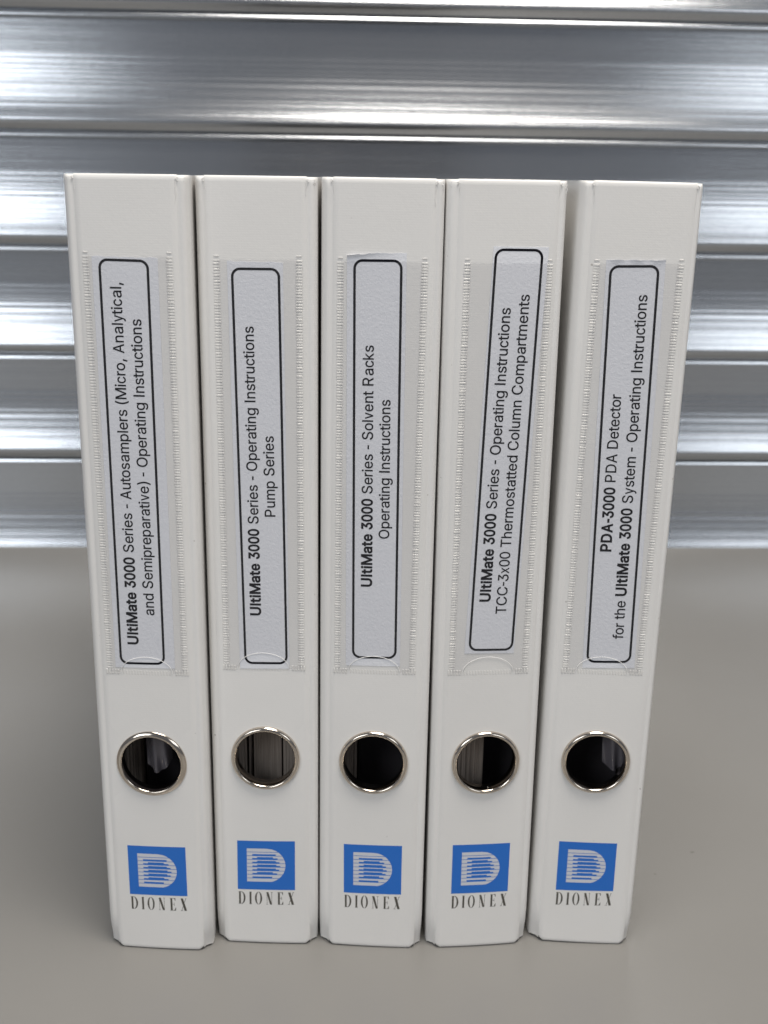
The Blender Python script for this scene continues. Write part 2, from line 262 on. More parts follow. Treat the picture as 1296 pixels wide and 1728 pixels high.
# ------------------------------------------------------------------ lettering
G={'(':[[0,224,0,295,0,349,5,404,16,463,27,521,42,577,61,630,79,684,101,731,125,770,153,770,182,770,210,770,185,720,164,667,145,612,127,557,113,502,103,448,94,394,89,343,89,295,89,252,93,208,102,164,110,119,124,72,142,23,159,-26,182,-80,210,-137,182,-137,153,-137,125,-137,84,-67,53,5,32,78,11,151]],')':[[28,-137,0,-137,29,-78,52,-24,70,26,87,75,100,122,109,166,117,210,121,253,121,295,121,343,116,394,106,448,97,502,83,557,65,612,47,667,25,720,0,770,28,770,57,770,85,770,109,731,130,684,149,630,168,577,183,521,194,462,204,404,210,348,210,295,210,222,199,149,178,76,156,3,125,-68,85,-137,57,-137]],',':[[22,-171,0,-171,14,-80,29,11,43,101,76,101,109,101,142,101,117,11,92,-80,67,-171,45,-171]],'-':[[212,349,319,349,319,322,319,295,319,268,212,268,106,268,0,268,0,295,0,322,0,349,106,349]],'0':[[310,-10,256,-10,202,-10,156,5,117,34,79,64,50,106,30,162,10,218,0,285,0,363,0,441,10,509,30,564,51,620,80,663,118,692,156,722,202,737,256,737,309,737,355,722,393,692,431,663,460,620,481,564,501,509,511,441,511,363,511,285,501,218,481,162,461,106,432,64,394,34,356,5],[220,71,256,71,291,71,321,82,346,105,371,128,391,162,404,205,417,249,423,302,423,363,423,425,417,478,404,522,391,565,371,599,346,622,321,645,291,657,256,657,220,657,190,645,165,622,140,599,121,565,108,522,94,478,88,425,88,363,88,302,94,249,108,205,121,162,140,128,165,105,190,82]],'3':[[298,-10,249,-10,205,-10,164,-2,127,14,90,30,60,52,38,82,15,112,3,147,0,188,31,188,62,188,94,188,96,163,104,142,118,124,132,107,151,94,174,85,196,76,222,71,250,71,280,71,307,76,331,87,354,97,373,113,387,133,401,153,408,178,408,207,408,234,402,258,389,280,377,303,357,320,330,334,303,347,268,354,225,354,204,354,183,354,162,354,162,378,162,403,162,427,224,499,286,570,349,641,349,642,349,644,349,646,245,646,141,646,37,646,37,673,37,700,37,727,181,727,326,727,470,727,470,704,470,681,470,658,393,571,316,485,240,398,240,403,240,408,240,413,293,418,339,412,378,394,417,376,447,351,468,318,489,285,499,248,499,207,499,165,488,127,467,94,445,62,416,36,379,18,341,-1]],'A':[[33,0,0,0,88,242,176,485,264,727,300,727,336,727,371,727,460,485,549,242,638,0,606,0,573,0,541,0,490,144,438,288,387,432,378,459,367,492,354,532,341,572,326,622,308,684,315,684,321,684,327,684,309,621,294,570,281,530,268,490,257,457,249,432,199,288,148,144,98,0,65,0],[257,203,134,203,134,230,134,257,134,284,257,284,381,284,505,284,505,257,505,230,505,203,381,203]],'C':[[362,-10,324,-10,262,-10,206,5,157,36,108,66,70,109,42,165,14,220,0,287,0,363,0,440,14,506,42,562,70,618,108,661,157,691,206,722,262,737,324,737,361,737,396,731,429,721,461,710,491,694,517,673,543,653,565,627,582,598,600,569,612,535,618,498,587,498,557,498,526,498,520,523,511,545,499,564,486,583,471,599,453,612,435,625,415,635,393,642,371,648,348,651,324,651,280,651,240,640,205,618,169,595,142,563,121,520,101,477,90,425,90,363,90,302,101,249,121,207,142,164,170,131,205,109,240,87,280,76,324,76,348,76,371,79,393,86,415,92,435,102,453,115,471,128,486,144,499,163,511,183,520,205,526,229,557,229,587,229,618,229,612,192,600,159,583,130,565,100,544,75,517,54,491,33,462,17,429,7,396,-4]],'D':[[301,0,227,0,168,0,110,0,51,0,51,27,51,54,51,81,108,81,164,81,221,81,280,81,329,93,368,115,407,138,437,171,456,213,475,255,485,306,485,365,485,423,475,473,456,515,437,557,409,589,371,612,333,634,286,646,230,646,169,646,108,646,47,646,47,673,47,700,47,727,110,727,173,727,236,727,307,727,368,713,418,684,468,655,507,613,534,559,560,505,574,440,574,365,574,289,560,224,533,170,506,115,467,73,415,44,364,15],[61,727,92,727,92,485,92,242,92,0,61,0,31,0,0,0,0,242,0,485,0,727,31,727]],'M':[[29,0,0,0,0,242,0,485,0,727,44,727,87,727,131,727,191,574,250,421,310,267,315,257,319,243,325,227,330,211,336,194,342,175,348,157,354,138,359,120,365,101,370,85,374,70,367,70,360,70,353,70,358,84,363,100,368,118,374,136,380,154,386,173,392,192,398,210,403,226,409,243,413,256,418,267,477,421,536,574,595,727,638,727,682,727,726,727,726,485,726,242,726,0,695,0,665,0,635,0,635,139,635,277,635,416,635,431,635,448,635,467,635,486,636,506,636,527,637,548,637,569,637,590,638,612,638,633,639,653,641,653,644,653,647,653,640,631,633,608,625,585,618,562,610,540,603,518,596,497,589,478,582,460,576,442,570,427,566,416,511,277,457,139,403,0,376,0,350,0,323,0,268,139,213,277,158,416,153,427,148,441,142,459,135,476,129,495,121,516,114,537,106,559,99,583,91,606,83,630,74,653,77,653,81,653,84,653,85,635,85,616,86,595,86,574,87,552,87,531,87,510,88,489,88,469,88,450,88,432,88,416,88,277,88,139,88,0,59,0]],'O':[[386,-10,324,-10,262,-10,206,5,157,36,109,66,70,109,42,165,14,220,0,287,0,363,0,440,14,506,42,562,70,618,109,661,157,691,206,722,262,737,324,737,386,737,442,722,491,691,539,661,577,618,605,562,633,506,647,440,647,363,647,287,633,220,605,165,577,109,539,66,491,36,442,5],[280,76,324,76,367,76,407,87,442,109,477,131,505,163,526,206,547,249,557,301,557,363,557,425,547,478,526,521,505,564,477,597,442,618,407,640,367,651,324,651,280,651,241,640,206,618,170,596,142,564,121,521,101,478,90,425,90,363,90,301,101,249,121,206,142,163,170,131,206,109,241,87]],'P':[[31,0,0,0,0,242,0,485,0,727,83,727,167,727,250,727,306,727,353,717,389,697,426,676,453,649,471,614,489,579,498,540,498,497,498,453,489,414,471,379,453,344,426,317,389,296,353,276,306,265,250,265,190,265,130,265,70,265,70,292,70,319,70,346,129,346,188,346,246,346,284,346,315,353,339,366,362,379,379,397,390,420,401,442,406,468,406,497,406,526,401,551,390,574,379,596,362,614,338,627,315,640,284,646,246,646,195,646,143,646,92,646,92,431,92,215,92,0,61,0]],'R':[[31,0,0,0,0,242,0,485,0,727,84,727,168,727,251,727,307,727,354,717,390,698,427,679,454,653,472,619,490,585,499,547,499,503,499,459,490,421,472,388,454,355,427,329,390,310,353,292,307,283,251,283,185,283,118,283,52,283,52,310,52,337,52,364,117,364,182,364,248,364,286,364,316,370,340,381,363,393,380,409,391,429,402,450,407,475,407,503,407,532,402,557,391,578,380,600,363,616,339,628,316,640,285,646,247,646,195,646,144,646,92,646,92,431,92,215,92,0,61,0],[454,0,419,0,360,109,302,218,243,327,278,327,312,327,347,327,406,218,466,109,526,0,490,0]],'S':[[321,-13,265,-13,212,-13,166,-4,128,13,89,30,58,55,37,86,15,117,3,154,0,195,32,195,63,195,95,195,97,167,106,144,122,125,138,107,158,93,183,84,208,75,236,70,265,70,298,70,328,76,354,86,380,97,401,112,416,131,432,151,439,173,439,199,439,222,433,241,420,256,407,270,390,283,368,292,347,302,322,310,295,318,266,326,237,334,208,342,148,359,101,382,69,413,36,444,20,484,20,532,20,573,30,609,52,640,74,671,104,695,142,711,180,728,222,737,270,737,318,737,360,728,397,711,434,694,463,671,484,641,506,612,517,578,518,540,488,540,458,540,427,540,424,577,407,605,377,625,348,645,311,655,267,655,236,655,208,650,184,640,161,630,142,616,129,598,116,580,110,560,110,537,110,512,117,492,132,477,148,461,166,449,187,440,209,431,229,424,249,419,274,412,298,406,323,399,344,394,367,386,391,377,415,367,437,355,458,340,479,324,496,305,509,282,522,259,529,231,529,198,529,158,519,123,498,91,477,59,447,34,407,15,368,-3]],'T':[[77,646,0,646,0,673,0,700,0,727,183,727,367,727,550,727,550,700,550,673,550,646,474,646,398,646,322,646,322,430,322,215,322,0,291,0,260,0,230,0,230,215,230,430,230,646,153,646]],'U':[[341,-12,284,-12,227,-12,177,0,134,22,92,44,59,75,35,114,12,153,0,198,0,247,0,407,0,567,0,727,31,727,61,727,92,727,92,570,92,412,92,255,92,220,100,189,115,162,131,134,153,113,182,97,210,81,244,74,284,74,324,74,358,81,387,97,415,113,437,134,452,162,468,189,475,220,475,255,475,412,475,570,475,727,506,727,537,727,567,727,567,567,567,407,567,247,567,198,556,153,532,114,509,75,476,44,434,22,391,0]],'a':[[216,-12,185,-12,151,-12,120,-6,91,7,63,20,41,39,25,64,8,89,0,119,0,154,0,185,6,211,18,230,30,249,47,265,67,276,88,287,111,296,136,301,161,307,186,311,211,314,244,318,270,322,291,324,311,326,326,330,336,336,345,341,350,351,350,364,350,365,350,366,350,367,350,389,346,408,338,424,329,440,316,452,299,460,282,469,261,473,236,473,210,473,188,469,170,461,151,452,136,442,125,430,113,418,105,405,100,391,71,400,43,408,15,416,28,449,46,475,69,495,92,514,118,528,147,536,175,545,204,549,234,549,253,549,275,547,298,542,322,537,344,528,365,515,386,502,404,483,417,458,431,433,438,400,438,359,438,239,438,120,438,0,409,0,380,0,352,0,352,25,352,49,352,74,350,74,348,74,346,74,340,61,330,48,317,35,303,22,286,11,264,1,243,-8],[178,65,200,65,233,65,260,71,282,84,305,97,321,113,333,133,345,153,350,175,350,197,350,222,350,247,350,271,347,267,339,263,327,260,316,257,302,254,287,251,272,249,257,246,243,245,228,243,217,241,207,240,187,237,167,233,149,227,130,220,115,211,104,199,93,187,88,171,88,150,88,131,93,116,102,103,112,91,125,81,142,75,159,68]],'c':[[274,-12,247,-12,198,-12,155,0,118,23,81,47,52,80,31,121,10,163,0,212,0,268,0,324,10,374,31,416,52,458,81,491,118,514,155,538,198,549,247,549,274,549,299,546,323,539,346,532,368,522,387,509,407,496,423,479,437,460,451,441,461,419,468,396,440,389,412,381,384,374,380,389,374,402,366,413,358,425,348,435,337,444,325,453,312,460,297,464,282,469,266,471,247,471,212,471,182,462,159,443,135,425,118,400,106,369,95,338,89,305,89,268,89,232,95,198,106,168,118,137,135,113,159,94,182,76,212,66,247,66,266,66,283,69,298,74,313,79,326,85,338,94,350,103,360,114,368,127,376,139,382,153,386,167,414,160,442,153,470,146,463,122,453,100,439,80,425,61,408,44,389,30,369,17,348,6,324,-1,300,-8]],'d':[[264,-12,230,-12,185,-12,145,0,111,23,76,46,49,79,29,121,10,163,0,213,0,270,0,327,10,376,30,418,49,460,76,492,111,515,146,538,186,549,231,549,265,549,292,544,313,533,334,521,350,509,362,494,374,480,383,467,389,456,391,456,393,456,395,456,395,546,395,637,395,727,424,727,453,727,483,727,483,485,483,242,483,0,454,0,426,0,398,0,398,28,398,56,398,84,395,84,392,84,389,84,383,73,374,59,361,45,349,30,333,17,312,5,291,-6],[210,67,243,67,276,67,304,75,327,93,350,110,367,134,379,164,391,195,397,230,397,271,397,311,391,346,379,376,368,406,351,429,328,446,305,463,277,471,243,471,209,471,181,463,158,445,135,427,118,404,106,373,95,343,89,309,89,271,89,232,95,197,106,167,118,136,135,112,159,94,182,76]],'e':[[292,-12,254,-12,202,-12,156,0,118,23,80,47,51,79,31,121,10,163,0,212,0,267,0,323,10,372,30,414,50,456,79,490,116,514,152,537,195,549,244,549,274,549,303,544,331,535,359,525,385,509,407,487,430,466,448,437,462,403,475,368,482,326,482,277,482,265,482,254,482,242,340,242,199,242,58,242,58,267,58,291,58,316,183,316,309,316,434,316,421,307,407,298,394,289,394,325,388,356,377,384,365,411,349,433,326,448,304,464,277,472,244,472,212,472,184,464,160,448,137,432,119,411,107,385,94,359,88,331,88,302,88,286,88,270,88,254,88,214,95,180,109,152,123,124,142,102,167,88,192,73,221,66,255,66,277,66,296,69,314,75,331,82,346,91,359,104,372,117,381,132,388,151,416,144,445,137,473,130,465,102,450,77,430,56,410,35,385,18,355,6,325,-6]],'f':[[211,542,317,542,317,517,317,492,317,467,211,467,106,467,0,467,0,492,0,517,0,542,106,542],[135,0,106,0,106,206,106,411,106,617,106,648,113,674,127,694,142,715,161,731,184,741,207,752,232,757,259,757,278,757,295,756,308,753,322,750,331,747,338,745,330,720,323,695,316,669,311,671,306,673,298,675,290,676,281,677,269,677,243,677,223,671,211,657,199,644,193,624,193,598,193,399,193,199,193,0,164,0]],'g':[[291,-215,247,-215,207,-215,172,-210,142,-200,113,-189,88,-175,69,-157,49,-140,34,-120,23,-99,48,-85,72,-72,96,-58,104,-69,113,-81,125,-94,137,-107,152,-118,172,-126,191,-135,216,-139,247,-139,291,-139,327,-128,354,-107,382,-86,396,-53,396,-8,396,27,396,62,396,98,394,98,391,98,389,98,382,86,373,73,361,59,349,45,333,33,312,22,291,12,264,7,230,7,186,7,147,17,112,38,77,59,50,89,30,129,10,169,0,217,0,273,0,329,10,378,30,419,50,460,77,492,112,515,147,538,186,549,231,549,265,549,293,544,314,533,334,522,351,509,363,494,375,480,384,467,391,456,393,456,396,456,399,456,399,485,399,513,399,542,427,542,455,542,484,542,484,357,484,172,484,-13,484,-60,473,-98,452,-128,431,-158,402,-180,366,-194,331,-208],[210,84,244,84,277,84,305,92,328,107,351,123,368,145,380,173,392,201,398,236,398,275,398,314,392,348,380,377,368,406,351,429,328,446,306,463,277,471,244,471,210,471,182,463,159,445,135,428,118,404,106,375,95,346,89,312,89,275,89,237,95,204,107,175,118,147,136,124,159,108,182,92]],'h':[[87,356,87,324,87,216,87,108,87,0,58,0,29,0,0,0,0,242,0,485,0,727,29,727,58,727,87,727,87,622,87,516,87,411,82,411,77,411,71,411,88,461,111,496,142,517,173,539,209,549,250,549,287,549,319,542,347,527,374,512,396,489,412,458,427,428,435,390,435,344,435,229,435,115,435,0,406,0,377,0,348,0,348,112,348,224,348,336,348,378,337,411,315,435,293,459,263,470,225,470,199,470,175,465,155,454,134,442,117,426,105,404,93,382]],'i':[[45,0,16,0,16,181,16,361,16,542,45,542,74,542,103,542,103,361,103,181,103,0,74,0],[77,633,61,633,44,633,30,638,18,650,6,661,0,674,0,690,0,707,6,720,18,732,30,743,44,749,61,749,77,749,92,743,104,732,116,720,121,707,121,690,121,674,116,661,104,650,92,638]],'k':[[114,225,82,195,82,231,82,267,82,303,87,303,92,303,97,303,175,382,253,462,331,542,367,542,404,542,440,542,356,456,272,371,188,285,185,285,181,285,178,285,146,255],[29,0,0,0,0,242,0,485,0,727,29,727,58,727,87,727,87,485,87,242,87,0,58,0],[382,0,345,0,275,88,206,177,136,265,157,286,177,306,198,327,284,218,371,109,457,0,419,0]],'m':[[29,0,0,0,0,181,0,361,0,542,28,542,57,542,85,542,85,502,85,462,85,422,83,422,81,422,79,422,86,451,98,475,114,494,130,513,149,528,171,537,192,547,215,552,238,552,278,552,311,540,335,516,360,491,376,460,384,421,379,421,375,421,371,421,378,448,390,471,407,490,424,510,445,525,469,536,493,546,520,552,549,552,580,552,609,545,635,531,661,518,682,497,698,469,713,442,721,407,721,364,721,243,721,121,721,0,692,0,662,0,633,0,633,121,633,242,633,363,633,402,622,430,600,447,578,464,552,472,523,472,499,472,478,467,460,457,442,447,428,433,418,415,409,397,404,376,404,353,404,236,404,118,404,0,375,0,346,0,317,0,317,124,317,248,317,371,317,402,307,426,286,445,266,463,241,472,210,472,189,472,169,467,150,457,131,448,116,433,105,413,93,394,87,369,87,340,87,227,87,113,87,0,58,0]],'n':[[87,356,87,324,87,216,87,108,87,0,58,0,29,0,0,0,0,181,0,361,0,542,28,542,56,542,84,542,85,498,85,455,85,411,80,411,76,411,71,411,88,461,111,496,142,517,173,539,209,549,250,549,287,549,319,542,346,527,374,512,396,489,412,458,427,428,435,390,435,344,435,229,435,115,435,0,406,0,377,0,348,0,348,112,348,224,348,336,348,378,337,411,315,435,293,459,263,470,225,470,199,470,175,465,155,454,134,442,117,426,105,404,93,382]],'o':[[297,-12,247,-12,198,-12,155,0,118,23,81,47,52,80,31,121,10,163,0,212,0,268,0,324,10,374,31,416,52,458,81,491,118,514,155,538,198,549,247,549,297,549,341,538,378,514,415,491,444,458,465,416,485,374,496,324,496,268,496,212,485,163,465,121,444,80,415,47,378,23,341,0],[212,66,247,66,284,66,314,76,337,94,361,113,379,137,390,168,402,198,407,232,407,268,407,304,402,338,390,369,379,400,361,425,337,443,314,462,284,471,247,471,212,471,182,462,159,443,135,425,118,400,106,369,95,338,89,305,89,268,89,232,95,198,106,168,118,137,135,113,159,94,182,76]],'p':[[29,-204,0,-204,0,45,0,293,0,542,28,542,57,542,85,542,85,513,85,485,85,456,88,456,91,456,94,456,100,467,109,480,121,494,133,509,149,521,170,533,191,544,218,549,252,549,297,549,337,538,372,515,407,492,434,460,453,418,473,376,483,327,483,270,483,213,473,163,454,121,434,79,407,46,373,23,338,0,298,-12,253,-12,220,-12,192,-6,172,5,151,17,134,30,122,45,110,59,101,73,94,84,92,84,89,84,87,84,87,-12,87,-108,87,-204,58,-204],[207,67,240,67,273,67,301,76,324,94,347,112,364,136,376,167,388,197,394,232,394,271,394,309,388,343,376,373,365,404,348,427,325,445,302,463,273,471,240,471,206,471,178,463,155,446,132,429,115,406,103,376,92,346,86,311,86,271,86,230,92,195,104,164,116,134,133,110,156,93,179,75]],'r':[[29,0,0,0,0,181,0,361,0,542,28,542,56,542,84,542,84,514,84,486,84,459,86,459,88,459,90,459,100,486,118,508,143,525,168,542,197,550,229,550,236,550,244,550,253,549,261,549,268,549,273,548,273,519,273,490,273,461,270,461,264,462,253,464,243,465,232,465,221,465,195,465,172,460,152,450,132,439,116,424,105,405,93,386,87,364,87,339,87,226,87,113,87,0,58,0]],'s':[[251,-12,209,-12,172,-12,139,-6,110,5,80,16,56,32,38,54,19,76,6,103,0,135,28,141,56,146,83,152,91,122,105,100,127,86,148,72,175,65,208,65,246,65,276,73,299,89,321,105,332,124,332,147,332,166,326,181,312,194,299,206,279,216,252,222,222,229,192,236,162,243,113,255,77,273,52,297,28,322,16,353,16,391,16,423,25,450,42,474,60,498,83,516,114,529,144,543,178,549,217,549,254,549,286,544,312,532,339,521,360,505,376,485,393,464,405,441,412,414,386,408,359,402,332,396,326,417,314,435,296,451,278,467,252,475,217,475,185,475,158,468,136,453,115,438,104,419,104,396,104,376,112,360,126,348,141,335,164,326,195,319,222,312,250,306,277,299,327,287,363,269,387,245,411,221,423,190,423,152,423,120,414,92,396,67,378,43,353,23,321,9,288,-5]],'t':[[188,542,282,542,282,517,282,492,282,467,188,467,94,467,0,467,0,492,0,517,0,542,94,542],[83,493,83,673,113,673,142,673,171,673,171,495,171,317,171,140,171,116,176,98,185,88,195,77,211,71,234,71,240,71,247,72,255,73,264,74,272,75,279,77,284,52,290,27,295,2,286,0,276,-3,265,-4,254,-5,242,-6,231,-6,184,-6,148,6,122,30,96,55,83,89,83,133,83,313]],'u':[[226,-7,185,-7,149,-7,117,0,89,15,61,30,39,53,24,84,8,115,0,153,0,199,0,313,0,428,0,542,29,542,58,542,87,542,87,430,87,318,87,206,87,164,98,131,121,107,143,84,173,72,211,72,237,72,260,77,281,89,301,100,318,116,330,138,342,160,348,187,348,218,348,326,348,434,348,542,377,542,406,542,435,542,435,361,435,181,435,0,407,0,379,0,351,0,351,44,351,88,351,131,355,131,360,131,364,131,347,81,323,45,292,24,261,3]],'v':[[238,0,207,0,138,181,69,361,0,542,32,542,64,542,96,542,134,435,173,328,211,222,223,189,234,157,242,124,251,92,260,60,269,30,259,30,248,30,238,30,248,60,256,92,265,124,273,157,283,189,295,222,334,328,372,435,411,542,443,542,474,542,506,542,437,361,368,181,299,0,268,0]],'x':[[34,0,0,0,72,104,143,208,215,312,215,289,215,267,215,244,147,344,79,443,11,542,45,542,79,542,113,542,136,507,158,472,181,437,198,410,213,385,226,362,239,339,253,316,266,294,251,294,236,294,221,294,235,316,248,339,260,362,271,385,286,410,304,437,327,472,350,507,373,542,406,542,439,542,473,542,405,442,337,341,268,241,268,263,268,284,268,306,339,204,411,102,482,0,448,0,414,0,380,0,353,41,327,81,300,122,283,148,268,172,256,194,243,217,230,239,217,260,232,260,247,260,263,260,249,239,237,217,225,194,214,172,199,148,182,122,155,81,128,41,101,0,67,0]],'y':[[48,-200,43,-198,50,-173,56,-148,63,-122,68,-123,72,-124,77,-125,94,-129,109,-130,123,-127,137,-125,150,-118,161,-106,172,-94,182,-75,190,-51,196,-34,202,-18,207,-2,138,179,69,361,0,542,32,542,64,542,96,542,134,435,173,328,211,222,223,189,234,156,242,124,250,92,259,60,269,30,258,30,248,30,238,30,247,60,256,92,264,124,273,157,283,189,295,222,334,328,373,435,411,542,443,542,474,542,506,542,426,334,347,125,267,-83,256,-111,243,-135,227,-153,212,-171,194,-185,174,-194,154,-203,131,-207,106,-207,91,-207,78,-206,67,-204,56,-202]]}
ADV = {' ': 278, '(': 333, ')': 333, ',': 278, '-': 333, '0': 556, '3': 556, 'A': 667, 'C': 722, 'D': 722, 'I': 278, 'M': 833, 'O': 778,
       'P': 667, 'R': 722, 'S': 667, 'T': 611, 'U': 722, 'a': 556, 'c': 500, 'd': 556, 'e': 556, 'f': 278, 'g': 556, 'h': 556, 'i': 222,
       'k': 500, 'l': 222, 'm': 833, 'n': 556, 'o': 556, 'p': 556, 'r': 333, 's': 500, 't': 278, 'u': 556, 'v': 500, 'x': 500, 'y': 500}
ADVB = {'A': 722, 'l': 278, 'i': 278, 't': 333}
def flat(sp):
    n = len(sp)//6; P = []
    pt = lambda i, k: Vector((sp[(i % n)*6+k*2], sp[(i % n)*6+k*2+1]))
    for i in range(n):
        a, b, c, d = pt(i, 1), pt(i, 2), pt(i+1, 0), pt(i+1, 1)
        if (d-a).length < .5: continue
        dv = (d-a).normalized()
        dev = max(abs(dv.cross(b-a)), abs(dv.cross(c-a)))
        k = 1 if dev < 3 else 4
        for j in range(k):
            t = j/k; P.append(a*(1-t)**3+b*3*t*(1-t)**2+c*3*t*t*(1-t)+d*t**3)
    return P
def offset(P, e):
    n = len(P); out = []
    for i in range(n):
        a = (P[i]-P[i-1]).normalized(); b = (P[(i+1) % n]-P[i]).normalized()
        na = Vector((-a.y, a.x)); nb = Vector((-b.y, b.x)); m = na+nb
        if m.length < .3: m = na
        m.normalize(); s = min(1.6, 1/max(.3, m.dot(na)))
        out.append(P[i]+m*e*s)
    return out
def fill(polys):
    """triangles of the non-zero-winding union of closed outlines"""
    pts = []; edges = []
    for P in polys:
        b = len(pts); pts += P; edges += [(b+i, b+(i+1) % len(P)) for i in range(len(P))]
    vs, es, fs, *_ = delaunay_2d_cdt(pts, edges, [], 0, .2)
    keep = []
    for f in fs:
        c = sum((vs[i] for i in f), Vector((0, 0)))/len(f); wn = 0
        for P in polys:
            for i in range(len(P)):
                p, q = P[i], P[(i+1) % len(P)]
                if (p.y <= c.y) != (q.y <= c.y):
                    x = p.x+(c.y-p.y)/(q.y-p.y)*(q.x-p.x)
                    if x > c.x: wn += 1 if q.y > p.y else -1
        if wn: keep.append(list(f))
    return [tuple(v) for v in vs], keep
_gc = {}
def glyph(ch, bold):
    key = (ch, bold)
    if key in _gc: return _gc[key]
    st = 92
    if ch == 'I': pl = [[Vector(p) for p in ((0, 0), (0, 716), (st, 716), (st, 0))]]
    elif ch == 'l': pl = [[Vector(p) for p in ((0, 0), (0, 716), (st-8, 716), (st-8, 0))]]
    else:
        s = .985 if (ch.isupper() or ch in '03(),-') else .962
        pl = [[p*s for p in flat(sp)] for sp in G[ch]]
    pl = [offset(P, 36 if bold else 11) for P in pl]
    x0 = min(p.x for P in pl for p in P); x1 = max(p.x for P in pl for p in P)
    adv = ADVB.get(ch, ADV[ch]) if bold else ADV[ch]
    maxw = adv-(50 if bold else 60)
    sx = min(1, maxw/(x1-x0)) if ch not in 'ftr' else 1
    off = (adv-(x1-x0)*sx)/2
    if ch == 'r': off += 18
    pl = [[Vector(((p.x-x0)*sx+off, p.y)) for p in P] for P in pl]
    vs, fs = fill(pl)
    _gc[key] = (vs, fs, adv); return _gc[key]
def text_line(runs):
    V = []; F = []; x = 0; first = None; last = 0
    for s, bold in runs:
        for ch in s:
            if ch == ' ': x += 278; continue
            vs, fs, adv = glyph(ch, bold); b = len(V)
            V += [(v[0]+x, v[1]) for v in vs]; F += [[b+i for i in f] for f in fs]; x += adv
    x0 = min(v[0] for v in V); x1 = max(v[0] for v in V)
    return [((v[0]-x0)/(x1-x0), v[1]/(x1-x0)) for v in V], F

# ------------------------------------------------------------------ binder pieces
# binder frame: x along the spine's width, -y towards the viewer, z up; millimetres
HW = 18.2        # half width of the flat spine panel
def bow(x, z=150):
    q = max(0, 1-(x/HW)**2)
    return -.45*q
def S(V): return [(v[0]*.001, v[1]*.001, v[2]*.001) for v in V]
def draped(name, poly_v, faces, y, m, parent, thick=0.0):
    """flat (x,z) shape laid on the bowed spine, optionally with thickness"""
    bm = bmesh.new(); vv = [bm.verts.new((x, 0, z)) for x, z in poly_v]
    for f in faces:
        try: bm.faces.new([vv[i] for i in f])
        except ValueError: pass
    k = -16.5
    while k < 17:
        if min(v.co.x for v in vv) < k < max(v.co.x for v in vv) if len(poly_v) < 4000 else False:
            bmesh.ops.bisect_plane(bm, geom=bm.verts[:]+bm.edges[:]+bm.faces[:], plane_co=(k, 0, 0), plane_no=(1, 0, 0), dist=1e-5)
        k += 1.5
        vv = bm.verts
    bm.verts.index_update()
    V = [(v.co.x, y+bow(v.co.x), v.co.z) for v in bm.verts]; F = [[v.index for v in f.verts] for f in bm.faces]; bm.free()
    for f in F:
        a_ = sum((V[f[i]][0]*V[f[(i+1) % len(f)]][2]-V[f[(i+1) % len(f)]][0]*V[f[i]][2]) for i in range(len(f)))
        if a_ < 0: f.reverse()
    if thick:
        n = len(V); ec = {}
        for f in faces:
            for i in range(len(f)):
                a, b = f[i], f[(i+1) % len(f)]; ec[(a, b)] = 1
        V += [(x, yy+thick, z) for x, yy, z in V]
        F += [[i+n for i in reversed(f)] for f in faces]
        for (a, b) in list(ec):
            if (b, a) not in ec: F.append([b, a, a+n, b+n])
    return mesh(name, S(V), F, m, parent, recalc=bool(thick))
def grid(x0, x1, z0, z1, nx, nz, f=None):
    V = []; F = []
    for j in range(nz+1):
        for i in range(nx+1):
            u, v = i/nx, j/nz; x, z = x0+(x1-x0)*u, z0+(z1-z0)*v
            if f: x, z = f(u, v)
            V.append((x, z))
    for j in range(nz):
        for i in range(nx):
            a = j*(nx+1)+i; F.append((a, a+1, a+nx+2, a+nx+1))
    return V, F
def quadmap(c):
    """c = TL, TR, BL, BR  ->  (u right, v up)"""
    (a, b), (c2, d), (e, f), (g, h) = c
    def fn(u, v):
        return ((1-v)*((1-u)*e+u*g)+v*((1-u)*a+u*c2), (1-v)*((1-u)*f+u*h)+v*((1-u)*b+u*d))
    return fn
ZR = 87.0   # height of the finger ring
RH = 13.1   # hole radius in the board
